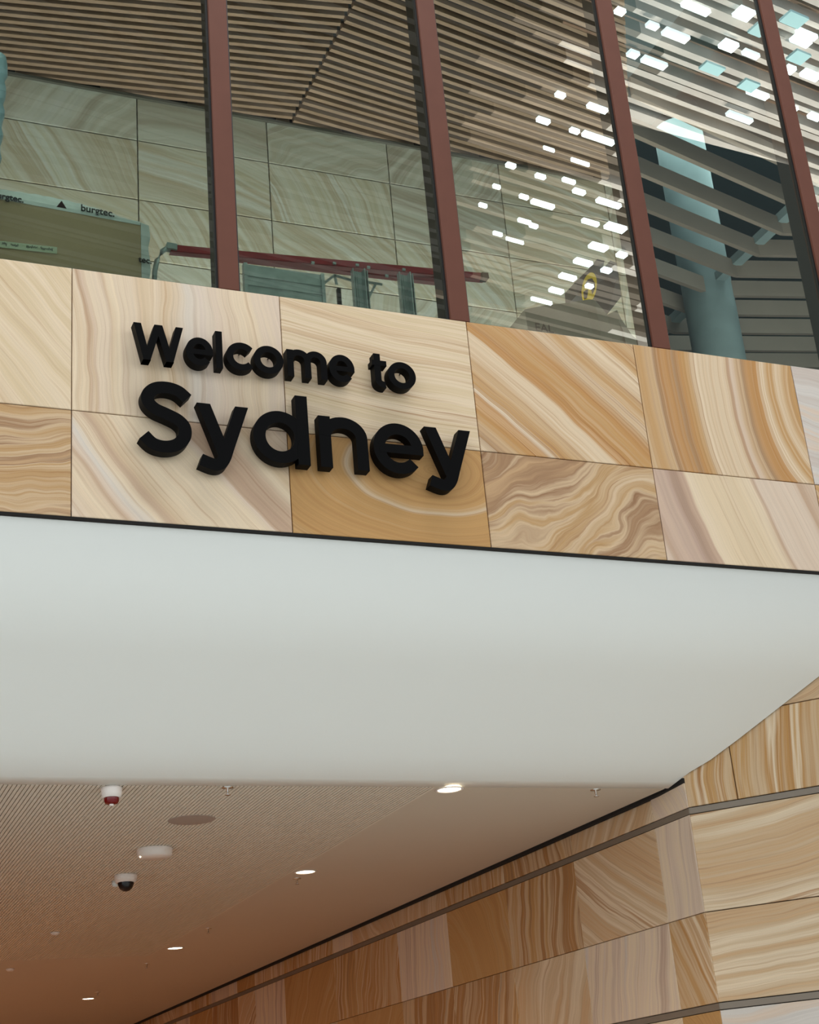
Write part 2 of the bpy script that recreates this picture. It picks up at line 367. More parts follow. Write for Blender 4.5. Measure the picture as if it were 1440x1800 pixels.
# slotted acoustic lining: fine boards running into the passage
bm = bmesh.new()
box(bm, (-2.2, 1.531*k, ZC-.001), (1.90*.3633*k-.01, 8.0*.3633*k, ZC+.02), 1)
x = -2.2
while x < 1.90*.3633*k:
    box(bm, (x, 1.531*k, ZC-.010), (x+.0185, 8.0*.3633*k, ZC-.0005), 0); x += .0252
XM = x-.0252+.0190                              # plain margin starts beside the last board
obj('ceiling', bm, [M_CEIL, M_SLOT], kind='structure', label='slotted acoustic lining of the passage ceiling')
M_CEILM = mat('ceiling_margin', lin(212, 200, 183), .8, spec=.2)
bm = bmesh.new(); box(bm, (XM, 1.531*k, ZC-.010), (k-.04, 30, ZC-.0005)); box(bm, (-8, 8.0*.3633*k+.004, ZC-.010), (XM-.0005, 30, ZC-.0005))
obj('ceiling', bm, M_CEILM, kind='structure', label='plain margin of the passage ceiling')
bm = bmesh.new(); box(bm, (-8.2, D+.2, 0), (-8, 30, ZC+.3)); obj('wall_left', bm, M_PWALL, kind='structure')
bm = bmesh.new(); box(bm, (-8.2, 30, 0), (k+.3, 30.3, ZC+.3)); obj('wall_back', bm, M_PWALL, kind='structure')

# ------------------------------------------------------------------ passage wall (right) and flared wall
def yk(px, py): v = ray(px, py); return v.y/v.x*k
z1, z2, z3 = CAM.z+.3235*k, CAM.z+.2110*k, CAM.z+.1040*k
yc = 1.498*k
jy = [yc, yk(1152, 1465), yk(1009, 1525), yk(889, 1573), yk(785, 1612), yk(698, 1645), yk(622, 1680), yk(587, 1695), yk(500, 1730), 24., 25.3, 26.6, 27.9, 30.]
y_ = jy[8]; jy = jy[:9]
wst = [1.15, .75, 1.2]
while y_ < 29.5: y_ += wst[len(jy) % 3]; jy.append(y_)
pats = [('tan', 80), ('brown', 85), ('tan', -35), ('swirl', 60), ('brown', 95), ('pink', 88), ('swirl', -50), ('ochre', 80), ('tan', 40)]
pn = []
def pk(i, r):
    p, a = pats[(i*2+r*5+i//3) % len(pats)]
    return stone(p, a, .15, 2.2, .3, 40+i*3+r, fine=.35, line=.35)
spec = {(0, 1): stone('pink', 86, .05, 2, .1, 31, line=.2), (0, 0): stone('pink', -60, .1, 1.5, .2, 32, line=.1), (0, 2): stone('ochre', -62, 0, 1.6, .1, 33, line=.2),
        (1, 1): stone('tan', -32, -.07, 3.0, .08, 34, fine=.5), (1, 2): stone('pink', 80, .1, 2.6, .2, 35, fine=.3), (1, 0): stone('tan', 60, .2, 2.0, .2, 36),
        (2, 1): stone('brown', 86, .2, 2.4, .3, 37), (2, 2): stone('tan', 70, .1, 1.5, .3, 38, line=.2), (3, 1): stone('swirl', -60, .5, 1.4, .3, 39, line=.2),
        (3, 2): stone('brown', 80, .1, 2.4, .3, 60)}
gch = .045
for i in range(len(jy)-1):
    cols = [(z1+gch, ZC-.03 if i else ZC+.03), (z2, z1), (z3+gch, z2), (z3-.62, z3)]
    cols += [(z3-1.2, z3-.62), (z3-1.8, z3-1.2), (0, z3-1.8)]
    for r, (a, b_) in enumerate(cols):
        if r > 3 and i > 12: continue
        m = spec.get((i, r)) or pk(i % 12, r % 4)
        if (i, r) not in spec: spec[(i % 12, r % 4)] = m
        pn.append((jy[i], jy[i+1], a, b_, m))
panel_wall('wall_right', (k, 0, 0), (0, 1, 0), (0, 0, 1), (-1, 0, 0), pn, thick=.03, gap=.004, flip=True,
           label='long sandstone panel wall running into the passage', back=(yc+.03, 30, 0, ZC+.02))
ang = math.atan2(-1.11, 1.0); fd = Vector((math.cos(ang), math.sin(ang), 0)); fn = Vector((-math.sin(-ang)*1, -math.cos(ang), 0))
fn = Vector((fd.y, -fd.x, 0)); fn = fn if fn.y < 0 else -fn
def uf(px, py):          # distance along the flared wall under a pixel
    v = ray(px, py); o = Vector((k, yc, 0))
    t = (o.dot(fn))/(Vector((v.x, v.y, 0)).dot(fn)); p = CAM+v*t
    return (p-o).dot(fd), p.z
FL = 3.6
u_a = uf(1293, 1380)[0]; z0 = uf(1410, 1233)[1]
F = [stone('ochre', 92, .25, 2.3, .12, 70, fine=.4, line=.3), stone('ochre', 88, .12, 2.1, .06, 71, fine=.5, line=.3),
     stone('tan', 0, -.10, 2.9, .08, 72, fine=.5, line=.35), stone('tan', 1, -.07, 3.4, .08, 73, fine=.5, line=.35),
     stone('grey', 4, 0, 1.6, .2, 74, line=.15), stone('tan', 30, .1, 1.8, .2, 75), stone('pink', 60, .1, 1.8, .2, 76)]
pn = [(0, u_a, z1+gch, z0, F[0]), (u_a, 1.75, z1+gch, z0, F[1]), (1.75, FL, z1+gch, z0, F[2]),
      (0, 1.35, z2, z1, F[2]), (1.35, FL, z2, z1, F[3]), (0, 1.35, z3+gch, z2, F[3]), (1.35, FL, z3+gch, z2, F[2]),
      (0, 1.35, z3-.62, z3, F[4]), (1.35, FL, z3-.62, z3, F[5]), (0, 1.35, 0, z3-.62, F[6]), (1.35, FL, 0, z3-.62, F[4]),
      (0, 1.5, z0, z0+.6, F[5]), (1.5, FL, z0, z0+.6, F[6]), (0, 1.5, z0+.6, zb, F[4]), (1.5, FL, z0+.6, zb, F[3])]
# keep the flared wall's own upper edge under the sloping bulkhead
panel_wall('wall_flare', (k, yc, 0), fd, (0, 0, 1), fn, pn, thick=.03, gap=.006,
           label='flared sandstone wall turning out of the passage towards the hall', back=(.02, FL, 0, zb))
# grey metal channels in both walls
bm = bmesh.new()
for zc_ in (z1, z3):
    box(bm, (k+.006, yc, zc_+.003), (k+.03, 30, zc_+gch-.003))
obj('trim_2', bm, M_GREY, kind='structure')
bm = bmesh.new()
for zc_ in (z1, z3):
    c = Vector((k, yc, zc_+gch/2))+fd*FL/2-fn*.018
    obox(bm, c, fd*FL/2, fn*.012, Vector((0, 0, gch/2-.003)))
obj('trim_3', bm, M_GREY, kind='structure')
bm = bmesh.new(); hexa(bm, [(k-.003, yc, ZC-.012), (k+.03, yc, ZC-.028), (k+.03, yc+.7, ZC-.03), (k-.034, yc+.7, ZC-.03), (k-.003, yc, ZC+.02), (k+.03, yc, ZC+.02), (k+.03, yc+.7, ZC+.1), (k-.034, yc+.7, ZC+.1)]); box(bm, (k-.034, yc+.7, ZC-.03), (k+.03, 30, ZC+.12)); obj('trim_4', bm, M_JOINT, kind='structure')

# ------------------------------------------------------------------ upper glazing
GY_ = D+.035
mx_ = [(.0995-.0085, .0995+.0085), (.3030, .3195), (.5065, .5240), (.7075, .7250), (.9150, .9320), (1.118, 1.135)]
ZT = CAM.z+1.25*D
for i in range(len(mx_)-1):
    a = mx_[i][1]*D-.05; b_ = mx_[i+1][0]*D+.05
    bm = bmesh.new(); box(bm, (a, GY_, zt-.25), (b_, GY_+.012, ZT))
    o = obj('window_%d' % (i+1), bm, M_GLASS, kind='structure')
places = ['between the cardboard box and the ladder, leftmost in view', 'above the word to, behind the ladder',
          'above the swirled ochre panel, right of the ladder tip', 'at the far right beside the concrete column']
for i, (a, b_) in enumerate(mx_[1:5]):
    t = thing('window_mullion', 'oxide red steel window mullion '+places[i], 'mullion', ((a+b_)/2*D, D, zt), 'oxide red mullions of the upper glazing')
    hw = (b_-a)/2*D
    bm = bmesh.new(); box(bm, (-hw, .0, 0), (hw, .030, ZT-zt)); bmesh.ops.bevel(bm, geom=bm.edges[:], offset=.003, segments=1, affect='EDGES')
    obj('cap', bm, M_MULL, t)
    bm = bmesh.new(); box(bm, (-hw+.012, .052, -.2), (hw-.012, .20, ZT-zt)); obj('fin', bm, M_FIN, t)
    bm = bmesh.new(); box(bm, (-hw-.012, .022, -.1), (-hw+.004, .034, ZT-zt)); box(bm, (hw-.004, .022, -.1), (hw+.012, .034, ZT-zt)); obj('gasket', bm, M_GASK, t)
bm = bmesh.new(); box(bm, (-8, D+.04, zt-.30), (9, D+.30, zt-.02)); obj('trim_5', bm, M_DARK, kind='structure')

# ------------------------------------------------------------------ interior behind the glass
YI = 1.52*D; ZI = CAM.z+1.236*D; ZF = CAM.z+.648*D
bm = bmesh.new(); box(bm, (-6, D+.10, ZF-.25), (12.5, 2.9*D, ZF)); obj('floor', bm, mat('gallery_floor', lin(150, 145, 135), .7), kind='structure')
ji = [-.55, -.38, -.21, -.04, .1300, .2385, .3503, .4610, .5707, .682, .794, .906, 1.018, 1.084]
ji = [q*1.52*D if i < 12 else q*D for i, q in enumerate(ji)]
ji = [-.28*YI, -.18*YI, -.08*YI, .0168*YI, .1280*YI, .2385*YI, .3503*YI, .4610*YI, .5707*YI, .6815*YI, 1.084*D]
rz = [CAM.z+q*YI for q in (.8129, .7690, .7115, .6553, .598, .54)]
pn = []
ist = [('innerg', 70), ('inner', -60), ('inner', -12), ('innerg', 55), ('inner', 62), ('inner', -25), ('innerg', 10), ('inner', 84), ('innerg', -75)]
rr = random.Random(3)
fix = {(4, 0): ('innerg', 60, .8, .2), (5, 0): ('innerg', 5, .7, .2), (6, 0): ('innerg', 40, 2.6, .8), (4, 1): ('inner', -62, 2.0, .2), (5, 1): ('inner', -8, 1.3, .15),
       (6, 1): ('inner', -68, 2.8, .2), (7, 1): ('innerg', -12, 1.2, .2), (4, 2): ('inner', -10, 1.3, .2), (5, 2): ('inner', -60, 1.8, .2), (6, 2): ('inner', -28, 2.4, .2), (7, 2): ('inner', -50, 2, .2),
       (8, 1): ('inner', -12, 1.8, .5), (8, 2): ('inner', 10, 2.4, .4)}
for i in range(len(ji)-1):
    for r in range(5):
        p = fix.get((i, r)) or (rr.choice(['inner', 'innerg']), rr.choice([-65, -40, -10, 8, 60, 85]), 1.8, .25)
        pn.append((ji[i], ji[i+1], rz[r+1], rz[r], stone(p[0], p[1], .1, p[2]*.7, p[3]*.8, 100+i*7+r, fine=.2, line=.2, ak=.06)))
panel_wall('wall_inner', (0, YI, 0), (1, 0, 0), (0, 0, 1), (0, -1, 0), pn, thick=.03, gap=.011,
           label='inner sandstone panel wall seen through the glazing', back=(ji[0], ji[-1]-.01, ZF, ZI+.3))
bm = bmesh.new(); box(bm, (ji[-1]-.03, YI+.09, ZF), (ji[-1]+.03, 2.85*D, ZI+.3)); box(bm, (-6.2, D+.3, ZF), (-6, 2.9*D, ZI+.3))
obj('wall_side', bm, M_DARK, kind='structure')
# chevron timber ceiling: battens mitred at a ridge line
XR = .566*D
bm = bmesh.new(); i = 0
yf = 1.60*D
while yf > 1.00*D:
    t = (yf/D-1.28)/(1.515-1.28); a = math.radians(9.8-3.6*max(0, min(1.3, t)))
    for sgn, xe in ((-1, -6.0), (1, 1.04*D)):
        dx = abs(xe-XR)
        p0 = Vector((XR+sgn*.012, yf, ZI+.03)); p1 = Vector((xe, yf+math.tan(a)*dx, ZI+.03))
        if sgn == 1: p0.y -= .0462
        bar(bm, p0, p1, .038, .05)
    yf -= .0132*D
bmesh.ops.bisect_plane(bm, geom=bm.verts[:]+bm.edges[:]+bm.faces[:], plane_co=(0, D+.26, 0), plane_no=(0, -1, 0), clear_outer=True)
bmesh.ops.bisect_plane(bm, geom=bm.verts[:]+bm.edges[:]+bm.faces[:], plane_co=(0, YI+.0, 0), plane_no=(0, 1, 0), clear_outer=True)
CP = Vector((.93*D, 1.27*D, 0)); CN = Vector((1.45-1.27, -(1.04-.93), 0)).normalized()
bmesh.ops.bisect_plane(bm, geom=bm.verts[:]+bm.edges[:]+bm.faces[:], plane_co=CP, plane_no=CN, clear_outer=True)
obj('ceiling', bm, M_BAT, kind='structure', label='chevron timber batten ceiling over the gallery')
bm = bmesh.new(); box(bm, (-6, D+.05, ZI+.16), (1.084*D, YI, ZI+.3)); bmesh.ops.bisect_plane(bm, geom=bm.verts[:]+bm.edges[:]+bm.faces[:], plane_co=CP, plane_no=CN, clear_outer=True); obj('ceiling', bm, M_DARKWOOD, kind='structure', label='dark void above the timber battens')
bm = bmesh.new(); bar(bm, (XR, D+.2, ZI+.09), (XR, YI, ZI+.09), .05, .05); obj('trim_6', bm, M_GASK, kind='structure')
bm = bmesh.new(); box(bm, (-6, YI-.03, ZI-.03), (1.084*D, YI-.002, ZI-.004)); obj('trim_7', bm, mat('wall_top_angle', lin(90, 88, 80), .6), kind='structure')
# louvred soffit of deep boards and its column, seen in the right-hand bays
XL = 1.372*D
bm = bmesh.new(); yf = 1.436*D; tl = math.tan(math.radians(14.5)); tr_ = math.tan(math.radians(13))
j = 0
while yf < 2.45*D:
    gapk = 1.0
    for sgn, L_, tt in ((-1, .40*D, tl), (1, .42*D, tr_)):
        bar(bm, (XL+sgn*.0, yf, ZI+.06), (XL+sgn*L_, yf-tt*L_, ZI+.06), .05, .20)
    yf += .0625*D; j += 1
bmesh.ops.bisect_plane(bm, geom=bm.verts[:]+bm.edges[:]+bm.faces[:], plane_co=CP+CN*.02, plane_no=CN, clear_inner=True)
bmesh.ops.bisect_plane(bm, geom=bm.verts[:]+bm.edges[:]+bm.faces[:], plane_co=(0, D+.3, 0), plane_no=(0, 1, 0), clear_inner=True)
obj('ceiling', bm, M_LOUV, kind='structure', label='louvred soffit of deep taupe boards meeting in a chevron')
bm = bmesh.new(); bar(bm, (XL+.01, 1.40*D, ZI+.14), (XL+.01, 2.45*D, ZI+.14), .12, .10); obj('trim_8', bm, M_CONC, kind='structure')
bm = bmesh.new(); box(bm, (1.09*D, D+.3, ZI+2.7), (1.9*D, 2.9*D, ZI+2.9)); box(bm, (1.09*D, 2.9*D, ZF), (2.4*D, 2.95*D, ZI+4.2)); box(bm, (1.0*D, D+.3, ZI+.4), (1.084*D, 2.9*D, ZI+4.2)); box(bm, (1.0*D, D+.12, ZI+.4), (1.9*D, D+.3, ZI+4.2)); box(bm, (1.86*D, D+.3, ZF), (1.9*D, 2.9*D, ZI+4.2))
obj('wall_far', bm, M_TEAL, kind='structure', label='dark teal glazed wall beyond the louvres')
c = thing('concrete_column', 'round pale concrete column with a ring joint behind the right-hand glazing', 'column', (.777*1.77*D, 1.77*D, ZF))
bm = bmesh.new(); rc = .0415*D
lathe(bm, [(0, 0), (rc, 0), (rc, 1.62), (rc-.008, 1.625), (rc-.008, 1.645), (rc, 1.65), (rc, 6.8), (0, 6.8)], n=48); obj('shaft', bm, M_CONC, c)
bm = bmesh.new(); lathe(bm, [(rc-.002, 1.622), (rc+.004, 1.63), (rc+.004, 1.64), (rc-.002, 1.648)], n=48); obj('ring_joint', bm, M_DARK, c)
for i, (px, py) in enumerate(((1305, 300), (1368, 320))):
    p = on_y(px, py, 2.3*D)
    t = thing('window_post', 'pale teal steel post glimpsed between the louvres, '+('nearer the column' if i == 0 else 'nearer the right-hand mullion'), 'post', (p.x, p.y, ZF), 'posts beyond the louvres')
    bm = bmesh.new(); box(bm, (-.06, 0, 0), (-.01, .10, ZI+2.6-ZF)); obj('flange', bm, M_TEALL, t)
    bm = bmesh.new(); box(bm, (.01, 0, 0), (.06, .10, ZI+2.6-ZF)); obj('flange', bm, M_TEALL, t)

# ------------------------------------------------------------------ things inside behind the glass
# long cardboard box wrapped in film
YB = 1.06*D
pL = on_y(-120, 322, YB); r2 = ray(248, 391); zbx = pL.z
pR = CAM+r2*((zbx-CAM.z)/r2.z)
dx = (pR-pL); L_ = dx.length; dx.normalize(); nb = Vector((dx.y, -dx.x, 0)); nb = nb if nb.y < 0 else -nb
t = thing('cardboard_box', 'long brown cardboard carton in printed white film lying behind the glass', 'box', (pR.x, pR.y, ZF))
def rel(p, t=t): return Vector(p)-t.location
H_ = zbx-ZF
bm = bmesh.new(); a = rel(pL); b_ = rel(pR)
c0 = (a+b_)/2; c0.z = H_/2
obox(bm, c0-nb*.14, dx*L_/2, nb*.14, Vector((0, 0, H_/2-.006))); bmesh.ops.bevel(bm, geom=bm.edges[:], offset=.004, segments=2, affect='EDGES')
obj('carton', bm, M_CARD, t)
bm = bmesh.new()                                   # bunched film over the carton's top edge
prev = None; nseg = 40
for i in range(nseg+1):
    f_ = i/nseg; base = a.lerp(b_, .10+.895*f_); base.z = H_
    hh = (.085*math.sin(PI*min(1, max(0, 1-f_)**.8))+.055*(1-f_))*(1 if f_ < .97 else .3)+.004
    hh += .004*math.sin(i*1.9)
    sec = [base+nb*.003+Vector((0, 0, -.022)), base+nb*.004+Vector((0, 0, .002)), base-nb*.03+Vector((0, 0, hh*.7)), base-nb*.09+Vector((0, 0, hh)), base-nb*.20+Vector((0, 0, hh*.8)), base-nb*.282+Vector((0, 0, -.01)), base-nb*.14+Vector((0, 0, -.014))]
    ring = [bm.verts.new(p) for p in sec]
    if prev:
        for q in range(7): bm.faces.new((prev[q], prev[(q+1) % 7], ring[(q+1) % 7], ring[q]))
    else: bm.faces.new(ring)
    prev = ring
bm.faces.new(prev); film = obj('film_wrap', bm, M_PLAST, t)
bm = bmesh.new()                                   # film tail at the carton's end
e0 = b_.copy(); prev = None
for i in range(9):
    f_ = i/8; z = H_*(1-f_)+.0
    q = [Vector((e0.x, e0.y, z))+dx*(.0-.002)+nb*.002, Vector((e0.x, e0.y, z))+dx*(.055+.008*math.sin(i*2.2))-nb*.02, Vector((e0.x, e0.y, z))+dx*.05-nb*.10, Vector((e0.x, e0.y, z))-nb*.12]
    ring = [bm.verts.new(p) for p in q]
    if prev:
        for s_ in range(4): bm.faces.new((prev[s_], prev[(s_+1) % 4], ring[(s_+1) % 4], ring[s_]))
    else: bm.faces.new(ring)
    prev = ring
bm.faces.new(prev); obj('film_tail', bm, M_PLAST, t)
def text_mesh(txt, size, loc, ex, ez, m, parent, depth=.0015, name='lettering', bold=.0, shear=0.):
    cu = bpy.data.curves.new('tmp_text', 'FONT'); cu.body = txt; cu.size = size; cu.extrude = depth; cu.offset = bold; cu.shear = shear
    ob = bpy.data.objects.new('tmp_text', cu); C.objects.link(ob)
    me = bpy.data.meshes.new_from_object(ob.evaluated_get(bpy.context.evaluated_depsgraph_get()))
    bpy.data.objects.remove(ob); ex, ez = Vector(ex).normalized(), Vector(ez).normalized(); ey = ez.cross(ex)
    R_ = Matrix((ex, ez, -ey)).transposed().to_4x4(); R_ = Matrix((ex, ez, ex.cross(ez))).transposed().to_4x4()
    me.transform(Matrix.Translation(Vector(loc)) @ R_); me.materials.clear(); me.materials.append(m); me.name = name
    o = bpy.data.objects.new(name, me); C.objects.link(o); o.parent = parent; return o
def boxpt(px, py, off=.004):
    v = ray(px, py); tt = (pL-CAM).dot(nb)/v.dot(nb); return CAM+v*tt+nb*off
p = rel(boxpt(141, 373)); text_mesh('burgtec.', .062, p+Vector((0, 0, .006))+nb*.006, dx, (0, 0, 1), M_INK, film, bold=.0012)
p = rel(boxpt(-15, 349)); text_mesh('burgtec.', .055, p+Vector((0, 0, .006))+nb*.006, dx, (0, 0, 1), M_INK, film, bold=.0012)
bm = bmesh.new(); q = rel(boxpt(108, 366)); bm.verts.new(q-dx*.03+Vector((0, 0, 0))); 
vv = [bm.verts.new(q+v_) for v_ in (-dx*.03, dx*.03, Vector((0, 0, .05)))]; bm.faces.new(vv)
bmesh.ops.extrude_face_region(bm, geom=bm.faces[:]); bm.verts.ensure_lookup_table()
obj('print_triangle', bm, mat('print_maroon', lin(70, 30, 34), .6), film)
p = rel(boxpt(243, 461)); text_mesh('tec.', .055, p+nb*.004, dx, (0, 0, 1), M_INK, film, bold=.0012)
bm = bmesh.new(); A = rel(boxpt(-25, 427)); B = rel(boxpt(100, 441))
obox(bm, (A+B)/2, (B-A)/2, nb*.0008, Vector((0, 0, .022))); tape = obj('tape_strip', bm, M_TAPE, t)
rr = random.Random(5); ud = (B-A).normalized()
for (s0, s1) in ((.22, .30), (.34, .46), (.56, .73), (.76, .95)):
    bm = bmesh.new(); pts = []; n_ = int((s1-s0)*110)
    for i in range(n_): pts.append(A.lerp(B, s0+(s1-s0)*i/n_)+Vector((0, 0, (.009 if i % 2 else -.004)+rr.uniform(-.005, .006)))+nb*.002)
    for q0, q1 in zip(pts, pts[1:]): bar(bm, q0, q1, .0016, .0022, up=nb)
    obj('handwriting', bm, M_INK, tape)

# platform step ladder lying along the glass
YL = 1.09*D
t = thing('step_ladder', 'red and aluminium platform step ladder laid on its side behind the glass', 'ladder', on_y(560, 500, YL))
t.location.z = ZF
def lp(px, py, dy=0): return on_y(px, py, YL+dy)-t.location
def railseg(name, pts, w_, h_, m, dy=0, ex=.0):
    bm = bmesh.new()
    for a, b_ in zip(pts, pts[1:]): bar(bm, lp(*a, dy), lp(*b_, dy), w_, h_)
    return obj(name, bm, m, t)
# top stile: channel section with flanges
bm = bmesh.new()
A, B = lp(300, 436), lp(852, 486)
bar(bm, A, B, .012, .044); bar(bm, A+Vector((0, .02, .022)), B+Vector((0, .02, .022)), .045, .006); bar(bm, A+Vector((0, .02, -.022)), B+Vector((0, .02, -.022)), .045, .006)
st = obj('stile', bm, M_RED, t)
bm = bmesh.new(); A2, B2 = lp(405, 454, .10), lp(800, 500, .10); bar(bm, A2, B2, .012, .045); bar(bm, A2+Vector((0, -.02, -.022)), B2+Vector((0, -.02, -.022)), .04, .006); obj('stile', bm, M_RED, t)
for dz, dy_ in ((-.42, 0), (-.42, .10)):
    bm = bmesh.new(); bar(bm, A+Vector((0, dy_, dz+.0)), B+Vector((0, dy_, dz)), .012, .045)
    bm.verts.ensure_lookup_table()
    lowz = min(v.co.z for v in bm.verts)
    for v in bm.verts: v.co.z += max(0, .002-lowz)
    obj('stile', bm, M_RED, t)
# rubber foot
bm = bmesh.new(); bar(bm, lp(845, 487), lp(856, 488), .06, .04); obj('foot', bm, mat('ladder_foot', lin(80, 60, 55), .6), t)
# curved head hook
bm = bmesh.new(); tube(bm, [lp(*q) for q in ((271, 500), (272, 478), (276, 458), (285, 442), (297, 434), (308, 433))], .016, 10)
bar(bm, lp(292, 434), lp(310, 437), .05, .04); obj('head_hook', bm, M_ALU, t)
# platform board
P4 = [lp(430, 474), lp(565, 476)]
bm = bmesh.new(); x0, x1 = P4[0].x, P4[1].x; zt_ = lp(497, 475).z
box(bm, (x0, -.01, .03), (x1, .012, zt_)); box(bm, (x0-.01, -.022, .03), (x0+.012, .02, zt_+.004)); box(bm, (x1-.012, -.022, .03), (x1+.01, .02, zt_+.004))
for j in range(7): box(bm, (x0+.012, -.015, .06+j*(zt_-.08)/7), (x1-.012, -.01, .066+j*(zt_-.08)/7))
obj('platform', bm, M_ALU, t)
for (pa, pb) in ((617, 643), (698, 722)):
    xa, xb = lp(pa, 480).x, lp(pb, 480).x; z_ = lp(pa, 476 if pa < 650 else 482).z
    bm = bmesh.new(); box(bm, (xa, .0, .02), (xb, .006, z_)); box(bm, (xa, -.035, .02), (xa+.006, .0, z_)); box(bm, (xb-.03, -.05, .02), (xb-.022, .0, z_)); box(bm, (xb-.006, -.035, .02), (xb, .0, z_))
    for q in range(3): box(bm, (xa+.012+q*.014, -.006, .02), (xa+.016+q*.014, 0, z_))
    obj('tread', bm, M_ALU, t)
for a, b_ in (((567, 500), (588, 484)), ((588, 484), (622, 494)), ((660, 500), (640, 540)), ((644, 496), (672, 500)), ((588, 484), (592, 500))):
    bm = bmesh.new(); bar(bm, lp(*a, .05), lp(*b_, .05), .008, .016); obj('brace', bm, M_ALU, t)
bm = bmesh.new(); A = lp(595, 508, .06); box(bm, (A.x-.012, A.y-.012, .02), (A.x+.012, A.y+.012, A.z)); obj('grip', bm, M_GASK, t)
for px, py in ((588, 463), (628, 466), (648, 470), (710, 474), (550, 462), (680, 485)):
    bm = bmesh.new(); q = lp(px, py, -.012); obox(bm, q, (.010, 0, 0), (0, .006, 0), (0, 0, .008)); obj('rivet', bm, M_ALU, t)

# wrapped panel standing at the left edge
pa = on_y(4, 200, 1.05*D)
t = thing('wrapped_panel', 'upright panel wrapped in pale blue plastic at the left edge', 'panel', (pa.x-.30, 1.05*D, ZF))
top = on_y(10, 104, 1.05*D).z-ZF; bot = on_y(4, 290, 1.05*D).z-ZF
bm = bmesh.new(); prev = None; NS = 18
for i in range(NS+1):
    f_ = i/NS; z = bot+(top-bot)*f_; wv = .007*math.sin(i*1.7)+.005*math.sin(i*3.1)
    xr_ = .325+wv-.03*(1-f_)
    ring = [bm.verts.new(p) for p in ((-.5, -.04, z), (xr_-.04, -.045+wv, z), (xr_-.01, -.03, z), (xr_, 0, z+.0), (xr_-.02, .04, z), (-.5, .05, z))]
    if prev:
        for q in range(6): f0 = bm.faces.new((prev[q], prev[(q+1) % 6], ring[(q+1) % 6], ring[q])); f0.smooth = True
    else: bm.faces.new(ring)
    prev = ring
bm.faces.new(prev); obj('plastic_wrap', bm, M_SHEET, t)
bm = bmesh.new(); box(bm, (-.48, -.03, 0), (.20, .03, bot+.1)); obj('board', bm, M_CARD, t)

# charcoal box sign with a yellow oval badge
YS = 1.42*D
pc = on_y(1053, 510, YS); t = thing('box_sign', 'charcoal box with a yellow oval badge standing behind the glass', 'sign', (pc.x, YS, ZF))
def sp(px, py, dy=0): return on_y(px, py, YS+dy)-t.location
fl = [sp(1013, 494), sp(1040, 468, -.10), sp(1043, 548, -.10), sp(1014, 516)]
bm = bmesh.new()
A, B, Cc, Dd = sp(1013, 494), sp(1041, 467), sp(1044, 532), sp(1015, 518)
E1, F1, G1, H1 = sp(1087, 478, .16), sp(1092, 522, .16), sp(1068, 552, .02), sp(1041, 533)
off = Vector((0, .22, 0))
v = [bm.verts.new(p) for p in (A, B, E1, F1, G1, H1, Dd)]; bm.faces.new(v)
r_ = bmesh.ops.extrude_face_region(bm, geom=bm.faces[:]); 
for e in r_['geom']:
    if isinstance(e, bmesh.types.BMVert): e.co += off
obj('casing', bm, M_SIGN, t)
for (q0, q1, q2, q3) in (((1041, 467), (1050, 455), (1063, 458), (1058, 482)), ((1066, 470), (1073, 458), (1084, 462), (1087, 490))):
    bm = bmesh.new(); v = [bm.verts.new(sp(*q, .02)) for q in (q0, q1, q2, q3)]; bm.faces.new(v)
    r_ = bmesh.ops.extrude_face_region(bm, geom=bm.faces[:])
    for e in r_['geom']:
        if isinstance(e, bmesh.types.BMVert): e.co += Vector((0, .12, 0))
    obj('fin', bm, mat('sign_fin', lin(84, 88, 96), .5), t)
bm = bmesh.new(); n = 32; cc = Vector((1036, 506, 0))
def epx(a, rx, ry, cx=1036.5, cy=505.5, tilt=.16):
    X, Y = rx*math.cos(a), ry*math.sin(a); return (cx+X*math.cos(tilt)-Y*math.sin(tilt), cy+X*math.sin(tilt)+Y*math.cos(tilt))
v = [bm.verts.new(sp(*epx(2*PI*i/n, 12.5, 27), -.012)) for i in range(n)]; bm.faces.new(v)
r_ = bmesh.ops.extrude_face_region(bm, geom=bm.faces[:])
for e in r_['geom']:
    if isinstance(e, bmesh.types.BMVert): e.co += Vector((0, .012, 0))
bd = obj('badge', bm, M_YEL, t)
marks = [[(1030, 497), (1034, 491), (1041, 489), (1046, 497), (1046, 508), (1042, 517), (1040, 510), (1037, 504), (1031, 505)],
         [(1026, 513), (1031, 509), (1034, 514), (1032, 524), (1028, 526)], [(1031, 510), (1034, 508), (1034, 512)]]
for poly in marks:
    bm = bmesh.new(); bm.faces.new([bm.verts.new(sp(*q, -.016)) for q in poly])
    r_ = bmesh.ops.extrude_face_region(bm, geom=bm.faces[:])
    for e in r_['geom']:
        if isinstance(e, bmesh.types.BMVert): e.co += Vector((0, .003, 0))
    obj('mark', bm, M_INK, bd)
bm = bmesh.new(); q = sp(1048, 530, .12); box(bm, (q.x-.02, q.y-.02, 0), (q.x+.02, q.y+.02, q.z)); obj('post', bm, M_SIGN, t)

